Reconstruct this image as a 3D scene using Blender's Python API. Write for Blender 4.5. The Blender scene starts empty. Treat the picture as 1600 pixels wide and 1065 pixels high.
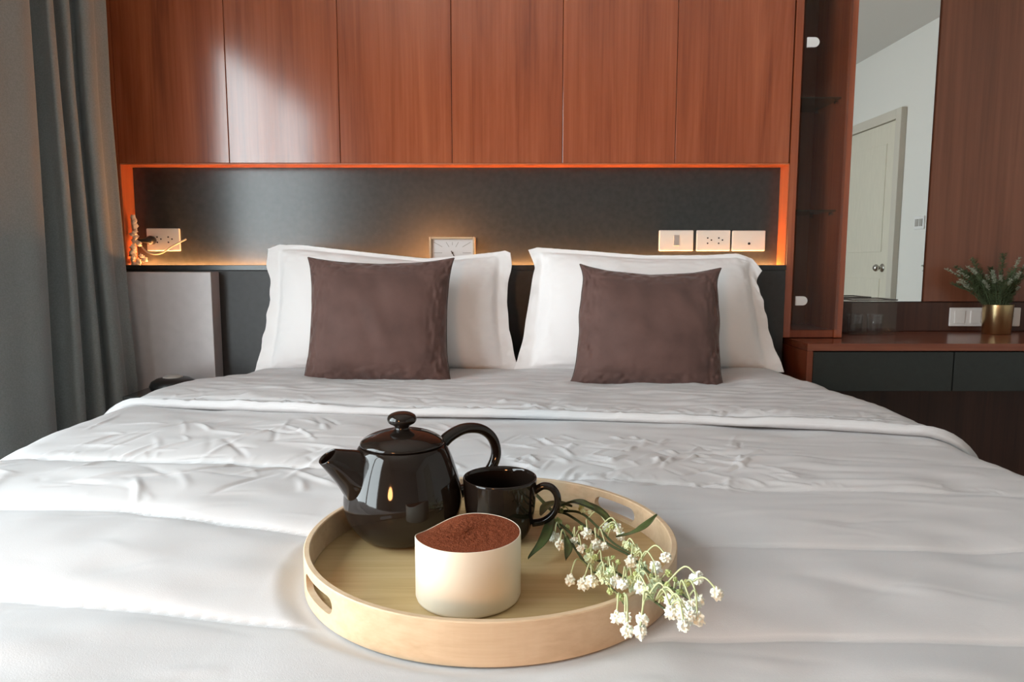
import bpy, bmesh, math, random
import numpy as np
from mathutils import Matrix, Vector, Euler

sc = bpy.context.scene
COL = sc.collection

# ------------------------------------------------------------------ camera, world, lights, exposure
cam_d = bpy.data.cameras.new('camera')
cam = bpy.data.objects.new('camera', cam_d)
COL.objects.link(cam)
cam_d.sensor_width = 36.0
cam_d.lens = 36.0 * 1100 / 1600
cam_d.clip_start = 0.02
cam.location = (0, 0, 0.98)
cam.rotation_euler = (math.radians(90 - 6.46), 0, 0)
sc.camera = cam

world = bpy.data.worlds.new('overcast_sky')
sc.world = world
world.use_nodes = True
bg = world.node_tree.nodes['Background']
bg.inputs['Color'].default_value = (0.875, 0.945, 1.0, 1)
bg.inputs['Strength'].default_value = 11.3

# daylight portal filling the window opening
pd = bpy.data.lights.new('window_portal', 'AREA')
pd.shape = 'RECTANGLE'; pd.size = 2.08; pd.size_y = 1.77
pd.cycles.is_portal = True
po = bpy.data.objects.new('window_portal', pd)
COL.objects.link(po)
po.location = (-1.47, 0.135, 1.04)
po.rotation_euler = Vector((1, 0, 0)).to_track_quat('-Z', 'Y').to_euler()

# warm lamp behind the photographer (its glint shows on the teapot)
ld = bpy.data.lights.new('warm_lamp', 'SPOT')
ld.spot_size = math.radians(76); ld.spot_blend = 0.8
ld.energy = 30.0; ld.color = (1.0, 0.43, 0.15); ld.shadow_soft_size = 0.12
lo = bpy.data.objects.new('warm_lamp', ld)
COL.objects.link(lo)
lo.location = (-0.55, -0.70, 1.0)
lo.rotation_euler = (Vector((-0.03, 0.62, 0.70)) - lo.location).to_track_quat('-Z', 'Y').to_euler()

vs = sc.view_settings
sc.display_settings.display_device = 'sRGB'
vs.view_transform = 'Standard'; vs.look = 'None'; vs.gamma = 1.0; vs.use_curve_mapping = False
vs.exposure = 0.17
sc.cycles.use_denoising = True
sc.cycles.max_bounces = 10
sc.cycles.diffuse_bounces = 6
sc.cycles.glossy_bounces = 5
sc.cycles.transparent_max_bounces = 12
sc.cycles.sample_clamp_indirect = 8.0

# ------------------------------------------------------------------ helpers
def link(name, me, mat=None, parent=None, smooth=False):
    o = bpy.data.objects.new(name, me)
    COL.objects.link(o)
    if mat and not me.materials:
        me.materials.append(mat)
    if smooth:
        me.polygons.foreach_set('use_smooth', [True] * len(me.polygons))
    if parent is not None:
        o.parent = parent
        o.matrix_parent_inverse = parent_world(parent).inverted()
    return o

def parent_world(o):
    m = o.matrix_basis.copy()
    if o.parent is not None:
        m = parent_world(o.parent) @ o.matrix_parent_inverse @ m
    return m

def tag(o, label=None, cat=None, group=None, kind=None):
    if label: o['label'] = label
    if cat: o['category'] = cat
    if group: o['group'] = group
    if kind: o['kind'] = kind
    return o

def thing(name, loc, label=None, cat=None, group=None, kind=None):
    o = bpy.data.objects.new(name, None)
    COL.objects.link(o)
    o.empty_display_size = 0.05
    o.location = loc
    return tag(o, label, cat, group, kind)

def mesh(name, verts, faces, mat=None, parent=None, smooth=False):
    me = bpy.data.meshes.new(name)
    me.from_pydata([tuple(v) for v in verts], [], [tuple(f) for f in faces])
    me.update()
    return link(name, me, mat, parent, smooth)

def from_bm(name, bm, mat=None, parent=None, smooth=False):
    me = bpy.data.meshes.new(name)
    bm.to_mesh(me); bm.free()
    return link(name, me, mat, parent, smooth)

def box_bm(x0, x1, y0, y1, z0, z1, bev=0.0015, seg=2):
    bm = bmesh.new()
    bmesh.ops.create_cube(bm, size=1)
    for v in bm.verts:
        v.co = Vector(((x0 + x1) / 2 + v.co.x * (x1 - x0), (y0 + y1) / 2 + v.co.y * (y1 - y0), (z0 + z1) / 2 + v.co.z * (z1 - z0)))
    if bev > 0:
        bmesh.ops.bevel(bm, geom=list(bm.edges), offset=bev, segments=seg, affect='EDGES', profile=0.5)
    return bm

def box(name, x0, x1, y0, y1, z0, z1, mat, parent=None, bev=0.0015, seg=2):
    return from_bm(name, box_bm(x0, x1, y0, y1, z0, z1, bev, seg), mat, parent)

def lathe(name, prof, mat, parent=None, loc=(0, 0, 0), seg=64, smooth=True):
    v = []; f = []
    n = len(prof)
    for k in range(seg):
        a = 2 * math.pi * k / seg
        for r, z in prof:
            v.append((loc[0] + r * math.cos(a), loc[1] + r * math.sin(a), loc[2] + z))
    for k in range(seg):
        k2 = (k + 1) % seg
        for i in range(n - 1):
            a, b, c, d = k * n + i, k2 * n + i, k2 * n + i + 1, k * n + i + 1
            f.append((a, b, c, d))
    bm = bmesh.new()
    me = bpy.data.meshes.new(name)
    me.from_pydata(v, [], f)
    bm.from_mesh(me)
    bmesh.ops.remove_doubles(bm, verts=list(bm.verts), dist=1e-6)
    bmesh.ops.recalc_face_normals(bm, faces=list(bm.faces))
    bm.to_mesh(me); bm.free()
    return link(name, me, mat, parent, smooth)

def spline(pts, n):
    """Catmull-Rom through pts (tuples of any length), n samples per span."""
    P = [np.array(p, float) for p in pts]
    P = [2 * P[0] - P[1]] + P + [2 * P[-1] - P[-2]]
    out = []
    for i in range(1, len(P) - 2):
        for k in range(n):
            t = k / n
            a, b, c, d = P[i - 1], P[i], P[i + 1], P[i + 2]
            out.append(0.5 * (2 * b + (c - a) * t + (2 * a - 5 * b + 4 * c - d) * t * t + (3 * b - a - 3 * c + d) * t ** 3))
    out.append(P[-2])
    return out

def tube_geo(pts, rad, seg=8, sq=(1.0, 1.0), cap=True):
    pts = [Vector(p[:3]) for p in pts]
    n = len(pts)
    if not hasattr(rad, '__len__'):
        rad = [rad] * n
    v = []; f = []
    t0 = (pts[1] - pts[0]).normalized()
    ref = Vector((0, 0, 1)) if abs(t0.z) < 0.9 else Vector((1, 0, 0))
    nrm = (ref - t0 * ref.dot(t0)).normalized()
    for i in range(n):
        t = (pts[min(i + 1, n - 1)] - pts[max(i - 1, 0)]).normalized()
        nrm = (nrm - t * nrm.dot(t)).normalized()
        b = t.cross(nrm)
        for k in range(seg):
            a = 2 * math.pi * k / seg
            v.append(pts[i] + nrm * (math.cos(a) * rad[i] * sq[0]) + b * (math.sin(a) * rad[i] * sq[1]))
    for i in range(n - 1):
        for k in range(seg):
            k2 = (k + 1) % seg
            f.append((i * seg + k, i * seg + k2, (i + 1) * seg + k2, (i + 1) * seg + k))
    if cap:
        f.append(tuple(reversed(range(seg))))
        f.append(tuple(range((n - 1) * seg, n * seg)))
    return v, f

def tube(name, pts, rad, mat, parent=None, seg=8, sq=(1.0, 1.0)):
    v, f = tube_geo(pts, rad, seg, sq)
    return mesh(name, v, f, mat, parent, True)

def cyl(name, c, axis, r, h, mat, parent=None, seg=20, bev=0.0):
    """solid cylinder centred on c along axis"""
    bm = bmesh.new()
    bmesh.ops.create_cone(bm, cap_ends=True, segments=seg, radius1=r, radius2=r, depth=h)
    if bev:
        bmesh.ops.bevel(bm, geom=[e for e in bm.edges if len(e.link_faces) == 2 and any(len(ff.verts) > 4 for ff in e.link_faces)], offset=bev, segments=2, affect='EDGES')
    q = Vector(axis).to_track_quat('Z', 'Y').to_matrix().to_4x4()
    bmesh.ops.transform(bm, matrix=Matrix.Translation(c) @ q, verts=list(bm.verts))
    return from_bm(name, bm, mat, parent)

def vnoise(X, Y, seed, scale):
    """smooth value noise in -1..1 on arrays"""
    rs = np.random.RandomState(seed)
    T = rs.uniform(-1, 1, (64, 64))
    x = X * scale; y = Y * scale
    xi = np.floor(x).astype(int); yi = np.floor(y).astype(int)
    fx = x - xi; fy = y - yi
    fx = fx * fx * (3 - 2 * fx); fy = fy * fy * (3 - 2 * fy)
    g = lambda a, b: T[a % 64, b % 64]
    return (g(xi, yi) * (1 - fx) * (1 - fy) + g(xi + 1, yi) * fx * (1 - fy) + g(xi, yi + 1) * (1 - fx) * fy + g(xi + 1, yi + 1) * fx * fy)

# ------------------------------------------------------------------ materials
def new_mat(name):
    m = bpy.data.materials.new(name)
    m.use_nodes = True
    nt = m.node_tree
    b = nt.nodes['Principled BSDF']
    return m, nt, b

def plain(name, col, rough=0.5, metal=0.0, spec=0.5, noise=0.0, nscale=30.0, bump=0.0, bscale=200.0, sheen=0.0, coat=0.0, aniso=(1, 1, 1)):
    m, nt, b = new_mat(name)
    b.inputs['Base Color'].default_value = (*col, 1)
    b.inputs['Roughness'].default_value = rough
    b.inputs['Metallic'].default_value = metal
    b.inputs['Specular IOR Level'].default_value = spec
    b.inputs['Coat Weight'].default_value = coat
    b.inputs['Coat Roughness'].default_value = 0.05
    if sheen:
        b.inputs['Sheen Weight'].default_value = sheen
        b.inputs['Sheen Roughness'].default_value = 0.4
    tc = nt.nodes.new('ShaderNodeTexCoord')
    mp = nt.nodes.new('ShaderNodeMapping')
    mp.inputs['Scale'].default_value = aniso
    nt.links.new(tc.outputs['Object'], mp.inputs['Vector'])
    if noise:
        n = nt.nodes.new('ShaderNodeTexNoise')
        n.inputs['Scale'].default_value = nscale
        n.inputs['Detail'].default_value = 5
        nt.links.new(mp.outputs['Vector'], n.inputs['Vector'])
        r = nt.nodes.new('ShaderNodeValToRGB')
        r.color_ramp.elements[0].position = 0.3; r.color_ramp.elements[1].position = 0.7
        r.color_ramp.elements[0].color = (*[c * (1 - noise) for c in col], 1)
        r.color_ramp.elements[1].color = (*[min(1, c * (1 + noise)) for c in col], 1)
        nt.links.new(n.outputs['Fac'], r.inputs['Fac'])
        nt.links.new(r.outputs['Color'], b.inputs['Base Color'])
    if bump:
        n = nt.nodes.new('ShaderNodeTexNoise')
        n.inputs['Scale'].default_value = bscale
        n.inputs['Detail'].default_value = 4
        nt.links.new(mp.outputs['Vector'], n.inputs['Vector'])
        bp = nt.nodes.new('ShaderNodeBump')
        bp.inputs['Strength'].default_value = bump
        bp.inputs['Distance'].default_value = 0.002
        nt.links.new(n.outputs['Fac'], bp.inputs['Height'])
        nt.links.new(bp.outputs['Normal'], b.inputs['Normal'])
    return m

def wood(name, dark, mid, light, rough=0.3, grain='Z', scale=1.0, spec=0.5, vary=True, streak=1.0, bump=0.08):
    """long grain along one axis, with cathedral figure and fine pores"""
    m, nt, b = new_mat(name)
    N = nt.nodes.new; L = nt.links.new
    b.inputs['Roughness'].default_value = rough
    b.inputs['Specular IOR Level'].default_value = spec
    tc = N('ShaderNodeTexCoord')
    oi = N('ShaderNodeObjectInfo')
    off = N('ShaderNodeVectorMath'); off.operation = 'SCALE'; off.inputs['Scale'].default_value = 7.0
    cmb = N('ShaderNodeCombineXYZ')
    for i in range(3): L(oi.outputs['Random'], cmb.inputs[i])
    L(cmb.outputs[0], off.inputs[0])
    add = N('ShaderNodeVectorMath'); add.operation = 'ADD'
    L(tc.outputs['Object'], add.inputs[0])
    if vary: L(off.outputs[0], add.inputs[1])
    s_long, s_x = 0.9 * scale, 14.0 * scale
    def mapped(sl, sx):
        mp = N('ShaderNodeMapping')
        mp.inputs['Scale'].default_value = {'Z': (sx, sx, sl), 'X': (sl, sx, sx), 'Y': (sx, sl, sx)}[grain]
        L(add.outputs[0], mp.inputs['Vector'])
        return mp
    mp1 = mapped(s_long, s_x)
    n1 = N('ShaderNodeTexNoise'); n1.inputs['Scale'].default_value = 1.0; n1.inputs['Detail'].default_value = 8; n1.inputs['Roughness'].default_value = 0.62; n1.inputs['Distortion'].default_value = 0.6
    L(mp1.outputs[0], n1.inputs['Vector'])
    mp2 = mapped(2.2 * scale, 120 * scale)
    n2 = N('ShaderNodeTexNoise'); n2.inputs['Scale'].default_value = 1.0; n2.inputs['Detail'].default_value = 4
    L(mp2.outputs[0], n2.inputs['Vector'])
    mix = N('ShaderNodeMix'); mix.data_type = 'FLOAT'; mix.inputs[0].default_value = 0.32
    L(n1.outputs['Fac'], mix.inputs[2]); L(n2.outputs['Fac'], mix.inputs[3])
    r = N('ShaderNodeValToRGB')
    e = r.color_ramp.elements
    c = 0.5; w = 0.16 / streak
    e[0].position = c - w; e[0].color = (*dark, 1)
    e[1].position = c + w; e[1].color = (*light, 1)
    k = e.new(c); k.color = (*mid, 1)
    L(mix.outputs[0], r.inputs['Fac'])
    L(r.outputs['Color'], b.inputs['Base Color'])
    bp = N('ShaderNodeBump'); bp.inputs['Strength'].default_value = bump; bp.inputs['Distance'].default_value = 0.001
    L(n2.outputs['Fac'], bp.inputs['Height'])
    if bump > 0.001: L(bp.outputs['Normal'], b.inputs['Normal'])
    return m

def clear(name, tint=(0.95, 0.97, 0.96), gloss=0.06, rough=0.02):
    """thin clear sheet: transparent with a fresnel reflection"""
    m = bpy.data.materials.new(name); m.use_nodes = True
    nt = m.node_tree; nt.nodes.clear()
    N = nt.nodes.new; L = nt.links.new
    out = N('ShaderNodeOutputMaterial'); t = N('ShaderNodeBsdfTransparent'); g = N('ShaderNodeBsdfGlossy'); mx = N('ShaderNodeMixShader'); fr = N('ShaderNodeFresnel')
    fr.inputs['IOR'].default_value = 1.35 + gloss
    t.inputs['Color'].default_value = (*tint, 1); g.inputs['Roughness'].default_value = rough
    ge = N('ShaderNodeNewGeometry'); ma = N('ShaderNodeMath'); ma.operation = 'SUBTRACT'; ma.inputs[0].default_value = 1.0
    mu = N('ShaderNodeMath'); mu.operation = 'MULTIPLY'
    L(ge.outputs['Backfacing'], ma.inputs[1]); L(ma.outputs[0], mu.inputs[0]); L(fr.outputs[0], mu.inputs[1])
    L(mu.outputs[0], mx.inputs[0]); L(t.outputs[0], mx.inputs[1]); L(g.outputs[0], mx.inputs[2]); L(mx.outputs[0], out.inputs['Surface'])
    return m

def emit(name, col, s):
    m = bpy.data.materials.new(name); m.use_nodes = True
    nt = m.node_tree; b = nt.nodes['Principled BSDF']
    b.inputs['Base Color'].default_value = (0.8, 0.7, 0.6, 1)
    b.inputs['Emission Color'].default_value = (*col, 1)
    b.inputs['Emission Strength'].default_value = s
    return m

M = {}
M['wood'] = wood('red_brown_wood', (0.215, 0.047, 0.018), (0.335, 0.081, 0.031), (0.43, 0.117, 0.047), rough=0.145, spec=0.85, bump=0.0)
M['wood_trim'] = wood('red_wood_trim', (0.17, 0.04, 0.017), (0.24, 0.06, 0.026), (0.29, 0.08, 0.036), rough=0.35)
M['trim_glow'] = wood('glow_tinted_trim', (0.40, 0.105, 0.036), (0.46, 0.125, 0.044), (0.52, 0.15, 0.055), rough=0.4)  # niche trim wood, with the LED glow brightened into its colour
M['wood_desk'] = wood('desk_wood', (0.14, 0.04, 0.022), (0.20, 0.058, 0.03), (0.25, 0.08, 0.042), rough=0.22, grain='X')
M['wood_wall'] = wood('brown_wall_wood', (0.13, 0.048, 0.026), (0.19, 0.068, 0.036), (0.24, 0.09, 0.05), rough=0.28, scale=0.7)
M['wood_dark'] = wood('dark_wood', (0.05, 0.02, 0.014), (0.075, 0.03, 0.02), (0.10, 0.042, 0.028), rough=0.4)
M['birch'] = wood('birch_ply', (0.54, 0.385, 0.24), (0.63, 0.475, 0.315), (0.70, 0.55, 0.385), rough=0.45, grain='X', scale=1.6, vary=False)
M['birch_floor'] = wood('birch_tray_floor', (0.40, 0.265, 0.12), (0.52, 0.37, 0.18), (0.60, 0.45, 0.25), rough=0.4, grain='X', scale=2.0, vary=False)
M['charcoal'] = plain('charcoal_laminate', (0.036, 0.039, 0.038), rough=0.22, spec=0.6, noise=0.12, nscale=60)
M['charcoal_matt'] = plain('charcoal_matt', (0.042, 0.043, 0.045), rough=0.45, noise=0.1, nscale=60)
M['drawer'] = plain('green_black_laminate', (0.022, 0.026, 0.024), rough=0.4, noise=0.1, nscale=60)
M['white_wall'] = plain('white_paint', (0.78, 0.77, 0.73), rough=0.7, bump=0.15, bscale=90)
M['ceil'] = plain('ceiling_paint', (0.74, 0.73, 0.70), rough=0.8)
M['door'] = plain('cream_door_paint', (0.70, 0.66, 0.55), rough=0.5, noise=0.03, nscale=8, aniso=(6, 6, 1))
M['door_trim'] = plain('door_frame_paint', (0.62, 0.58, 0.50), rough=0.5)
M['floor'] = wood('floor_laminate', (0.16, 0.10, 0.06), (0.23, 0.15, 0.09), (0.30, 0.2, 0.12), rough=0.35, grain='Y')
M['alu'] = plain('white_aluminium', (0.7, 0.7, 0.7), rough=0.4)
M['chrome'] = plain('brushed_steel', (0.55, 0.53, 0.50), rough=0.25, metal=1.0)
M['cotton'] = plain('white_cotton', (0.59, 0.582, 0.59), rough=0.85, spec=0.25, bump=0.12, bscale=900, sheen=0.1)
M['pillow'] = plain('white_pillowcase', (0.88, 0.865, 0.87), rough=0.85, spec=0.25, bump=0.1, bscale=900, sheen=0.1)
M['velvet'] = plain('brown_velvet', (0.112, 0.062, 0.053), rough=0.75, spec=0.25, noise=0.18, nscale=14, bump=0.15, bscale=600, sheen=0.35)
M['velvet_seam'] = plain('brown_seam', (0.05, 0.03, 0.026), rough=0.8)
M['curtain'] = plain('grey_curtain', (0.235, 0.25, 0.248), rough=0.8, spec=0.3, noise=0.12, nscale=260, bump=0.25, bscale=700, sheen=0.25)
M['mirror'] = plain('mirror_silver', (0.90, 0.91, 0.90), rough=0.0, metal=1.0)
M['glass'] = clear('clear_glass')
M['glass_tint'] = clear('smoked_glass', (0.86, 0.85, 0.83), gloss=0.15)
M['glass_shelf'] = clear('shelf_glass', (0.72, 0.86, 0.80), gloss=0.2)
M['acrylic'] = clear('acrylic', (0.965, 0.96, 0.965), gloss=0.25, rough=0.05)
M['tumbler'] = clear('tumbler_glass', (0.93, 0.93, 0.94), gloss=0.6, rough=0.08)
M['plate'] = plain('cream_plastic', (0.80, 0.77, 0.70), rough=0.35)
M['white_plastic'] = plain('white_plastic', (0.82, 0.81, 0.80), rough=0.35)
M['grey_plastic'] = plain('grey_plastic', (0.42, 0.40, 0.37), rough=0.4)
M['black'] = plain('black_plastic', (0.012, 0.012, 0.012), rough=0.35)
M['cable'] = plain('grey_cable', (0.55, 0.48, 0.38), rough=0.4)
M['ceramic'] = plain('black_glaze', (0.013, 0.009, 0.007), rough=0.06, spec=0.45)
M['pot_white'] = plain('cream_ceramic', (0.74, 0.67, 0.55), rough=0.32, noise=0.03, nscale=20)
M['cocoa'] = plain('cocoa_powder', (0.19, 0.050, 0.021), rough=0.95, spec=0.1, noise=0.25, nscale=420, bump=0.8, bscale=700)
M['brass'] = plain('brass', (0.62, 0.47, 0.25), rough=0.28, metal=1.0)
M['soil'] = plain('soil', (0.03, 0.02, 0.014), rough=0.95)
M['herb'] = plain('herb_green', (0.10, 0.145, 0.07), rough=0.6, noise=0.3, nscale=40)
M['herb_tip'] = plain('herb_tip', (0.42, 0.46, 0.36), rough=0.7)
M['stem'] = plain('dark_stem', (0.045, 0.06, 0.02), rough=0.5)
M['leaf'] = plain('leaf_green', (0.06, 0.085, 0.025), rough=0.45, noise=0.3, nscale=60)
M['pedicel'] = plain('pale_green', (0.48, 0.52, 0.28), rough=0.5)
M['blossom'] = plain('white_blossom', (0.82, 0.84, 0.74), rough=0.8)
M['blossom_green'] = plain('greenish_blossom', (0.62, 0.70, 0.45), rough=0.8)
M['bud'] = plain('yellow_green_bud', (0.42, 0.48, 0.20), rough=0.7)
M['dried'] = plain('dried_petal', (0.86, 0.74, 0.58), rough=0.8)
M['clock_frame'] = plain('pale_wood_frame', (0.66, 0.46, 0.28), rough=0.5, noise=0.1, nscale=40, aniso=(1, 1, 8))
M['clock_face'] = plain('white_dial', (0.80, 0.78, 0.78), rough=0.5)
M['lilac'] = plain('pale_grey_laminate', (0.60, 0.55, 0.55), rough=0.25, spec=0.6, noise=0.04, nscale=30)
M['led'] = emit('warm_led', (1.0, 0.42, 0.14), 120.0)

# ------------------------------------------------------------------ room shell
XL, XR, YB, YF, H = -1.40, 2.82, 2.50, -3.0, 2.58
WY0, WY1, WZ = -0.75, 1.02, 2.08          # window opening in the left wall

def struct(name, x0, x1, y0, y1, z0, z1, mat, label, cat, bev=0.0):
    return tag(box(name, x0, x1, y0, y1, z0, z1, mat, None, bev), label, cat, kind='structure')

struct('floor', XL - 0.1, XR + 0.1, YF - 0.1, YB + 0.1, -0.08, 0, M['floor'], 'brown laminate bedroom floor under the bed', 'floor')
struct('ceiling', XL - 0.1, XR + 0.1, YF - 0.1, YB + 0.1, H, H + 0.08, M['ceil'], 'plain white ceiling reflected in the tall mirror', 'ceiling')
struct('wall_front', XL - 0.1, XR + 0.1, YF - 0.1, YF, 0, H, plain('brown_grey_paint', (0.46, 0.44, 0.42), 0.7), 'taupe painted wall facing the headboard', 'wall')
wl = thing('wall_left', (XL, 0, 0), 'white wall around the window behind the grey curtain', 'wall', kind='structure')
box('wall_section', XL - 0.1, XL, WY1, YB, 0, H, M['white_wall'], wl, 0)
box('wall_section', XL - 0.1, XL, YF, WY0, 0, H, M['white_wall'], wl, 0)
box('wall_section', XL - 0.1, XL, WY0, WY1, WZ, H, M['white_wall'], wl, 0)
struct('balcony_floor', -3.4, XL - 0.1, -2.6, 2.4, -0.08, -0.02, plain('balcony_tile', (0.4, 0.39, 0.37), 0.6), 'pale balcony floor outside the window', 'floor')

w1 = thing('window_1', (XL - 0.05, (WY0 + WY1) / 2, 0), 'tall sliding glass window letting in daylight', 'window', kind='structure')
fr = 0.045
box('window_frame', XL - 0.085, XL - 0.025, WY0, WY0 + fr, 0, WZ, M['alu'], w1)
box('window_frame', XL - 0.085, XL - 0.025, WY1 - fr, WY1, 0, WZ, M['alu'], w1)
box('window_frame', XL - 0.085, XL - 0.025, WY0 + fr, WY1 - fr, WZ - fr, WZ, M['alu'], w1)
box('window_frame', XL - 0.085, XL - 0.025, WY0 + fr, WY1 - fr, 0, fr, M['alu'], w1)
ym = (WY0 + WY1) / 2
box('mullion', XL - 0.08, XL - 0.03, ym - 0.025, ym + 0.025, fr, WZ - fr, M['alu'], w1)
box('pane', XL - 0.058, XL - 0.052, WY0 + fr, ym - 0.025, fr, WZ - fr, M['glass'], w1, 0)
box('pane', XL - 0.058, XL - 0.052, ym + 0.025, WY1 - fr, fr, WZ - fr, M['glass'], w1, 0)

struct('wall_right', XR, XR + 0.1, YF, YB, 0, H, M['white_wall'], 'white wall beside the cream door, seen in the mirror', 'wall')
# door in the right wall
DY0, DY1, DZ = -1.09, -0.27, 2.0
d1 = thing('door_1', (XR, (DY0 + DY1) / 2, 0), 'cream panelled door with round steel knob, seen in the mirror', 'door', kind='structure')
box('door_leaf', XR - 0.028, XR - 0.001, DY0, DY1, 0.005, DZ, M['door'], d1, 0.003)
for (a, b, c, d) in ((DY0 + 0.12, DY1 - 0.12, 1.05, 1.85), (DY0 + 0.12, DY1 - 0.12, 0.15, 0.85)):
    box('door_panel', XR - 0.033, XR - 0.027, a, b, c, d, M['door'], d1, 0.0025)
fw = 0.075
box('door_frame', XR - 0.045, XR - 0.001, DY1 + 0.004, DY1 + fw, 0, DZ + fw, M['door_trim'], d1, 0.004)
box('door_frame', XR - 0.045, XR - 0.001, DY0 - fw, DY0 - 0.004, 0, DZ + fw, M['door_trim'], d1, 0.004)
box('door_frame', XR - 0.045, XR - 0.001, DY0 - 0.004, DY1 + 0.004, DZ + 0.004, DZ + fw, M['door_trim'], d1, 0.004)
kb = lathe('door_knob', [(0, 0.068), (0.016, 0.066), (0.027, 0.054), (0.027, 0.044), (0.018, 0.032), (0.011, 0.026), (0.011, 0.008), (0.03, 0.006), (0.032, 0), (0, 0)], M['chrome'], d1, seg=32)
kb.data.transform(Matrix.Translation((XR - 0.028, DY1 - 0.09, 0.93)) @ Matrix.Rotation(-math.pi / 2, 4, 'Y'))

# back wall with its wood cladding to the right of the mirror
wb = thing('wall_back', (0.6, YB, 0), 'back wall clad in brown wood beside the mirror', 'wall', kind='structure')
box('wall_section', XL, XR, YB, YB + 0.1, 0, H, M['wood_dark'], wb, 0)
px = 1.452
for w in (0.40, 0.40, 0.40):
    box('wood_panel', px, px + w - 0.003, 2.484, 2.499, 0.839, H - 0.002, M['wood_wall'], wb, 0.001); px += w
box('backsplash', 1.062, XR - 0.002, 2.480, 2.499, 0.735, 0.836, M['wood_dark'], wb, 0.001)

# ------------------------------------------------------------------ headboard wall unit with lit niche
hu = thing('headboard_unit', (-0.18, 2.3, 0), 'built-in headboard of red-brown wood panels over a lit charcoal niche', 'headboard')
NX0, NX1, NZ0, NZ1, NYF, NYB = -1.225, 0.867, 0.968, 1.281, 2.25, 2.32
box('carcass', XL + 0.002, 0.866, 2.335, 2.498, 0.002, H - 0.003, M['wood_dark'], hu, 0)
xs = [XL + 0.003, -1.228, -0.883, -0.536, -0.187, 0.157, 0.509, 0.866]
for i in range(7):
    z0 = 0.002 if i == 0 else NZ1 + 0.004
    box('wood_panel', xs[i] + 0.0008, xs[i + 1] - 0.0008, NYF, 2.333, z0, H - 0.004, M['wood'], hu, 0.0012)
box('niche_back', NX0, NX1, NYB, 2.333, NZ0 - 0.0118, NZ1, M['charcoal'], hu, 0)
box('niche_top', NX0, NX1, NYF - 0.001, NYB, NZ1 - 0.001, NZ1 + 0.0035, M['trim_glow'], hu, 0.0005)
box('niche_side', NX0 - 0.003, NX0 + 0.001, NYF - 0.001, NYB, NZ0 - 0.0118, NZ1 - 0.001, M['trim_glow'], hu, 0.0005)
box('niche_side', NX1 - 0.001, NX1 + 0.002, NYF - 0.001, NYB, NZ0 - 0.0118, NZ1 - 0.001, M['trim_glow'], hu, 0.0005)
box('headboard_panel', NX0, 0.866, 2.236, 2.333, 0.10, NZ0 - 0.017, M['charcoal_matt'], hu, 0.002)
box('ledge', NX0, NX1, 2.2475, 2.333, NZ0 - 0.016, NZ0 - 0.012, M['charcoal'], hu, 0.001)
box('ledge_lip', NX0, NX1, 2.236, 2.247, NZ0 - 0.0165, NZ0, M['charcoal'], hu, 0.001)
box('light_strip', NX0 + 0.015, NX1 - 0.006, 2.302, 2.312, NZ0 - 0.0115, NZ0 - 0.008, M['led'], hu, 0.001)

# ------------------------------------------------------------------ display cabinet with glass door
dc = thing('display_cabinet', (0.96, 2.37, 0.735), 'narrow wood display cabinet with glass door and glass shelves', 'cabinet')
CX0, CX1 = 0.870, 1.060
box('side_panel', CX0, 0.894, 2.25, 2.496, 0.736, H - 0.004, M['wood'], dc)
box('side_panel', 1.034, CX1, 2.25, 2.496, 0.736, H - 0.004, M['wood'], dc)
box('bottom_panel', 0.894, 1.034, 2.256, 2.496, 0.736, 0.760, M['wood_trim'], dc)
box('back_panel', 0.894, 1.034, 2.482, 2.496, 0.760, H - 0.004, M['wood_wall'], dc, 0)
for z in (1.485, 1.137, 1.86):
    s = box('glass_shelf', 0.896, 1.032, 2.275, 2.478, z, z + 0.006, M['glass_shelf'], dc, 0.001)
    for x in (0.90, 1.028):
        for y in (2.30, 2.45):
            cyl('shelf_pin', (x, y, z - 0.006), (1, 0, 0), 0.005, 0.012, M['chrome'], s, 12)
gd = box('glass_door', 0.895, 1.040, 2.243, 2.248, 0.762, H - 0.01, M['glass_tint'], dc, 0.0008)
for z in (1.644, 0.855):
    bm = bmesh.new()
    pts = [(0.0, -0.0145), (0.022, -0.0145)] + [(0.022 + 0.0145 * math.sin(t), -0.0145 * math.cos(t)) for t in [math.pi * k / 10 for k in range(1, 10)]] + [(0.022, 0.0145), (0.0, 0.0145)]
    vs_ = [bm.verts.new((0.902 + a, 2.2425, z + b)) for a, b in pts]
    f = bm.faces.new(vs_)
    r = bmesh.ops.extrude_face_region(bm, geom=[f])
    bmesh.ops.translate(bm, vec=(0, -0.006, 0), verts=[v for v in r['geom'] if isinstance(v, bmesh.types.BMVert)])
    bmesh.ops.recalc_face_normals(bm, faces=list(bm.faces))
    from_bm('hinge_plate', bm, M['white_plastic'], gd)

# ------------------------------------------------------------------ mirror
tag(box('wall_mirror', 1.068, 1.447, 2.488, 2.498, 0.838, 2.40, M['mirror'], None, 0.001), 'tall frameless mirror on the wall reflecting a cream door', 'mirror')

# ------------------------------------------------------------------ desk
dk = thing('desk', (1.5, 2.3, 0), 'red-brown wood desk with dark drawers right of the bed', 'desk')
box('desktop', 0.888, XR - 0.004, 2.10, 2.479, 0.712, 0.734, M['wood_desk'], dk, 0.001)
box('side_panel', 0.888, 0.906, 2.10, 2.479, 0.002, 0.7115, M['wood_trim'], dk, 0.001)
x = 0.908
for w in (0.428, 0.428, 0.428, 0.50):
    box('drawer', x + 0.001, x + w - 0.003, 2.106, 2.42, 0.588, 0.708, M['drawer'], dk, 0.0012); x += w
box('modesty_panel', 0.907, XR - 0.006, 2.40, 2.42, 0.04, 0.587, M['wood_dark'], dk, 0)

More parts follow.
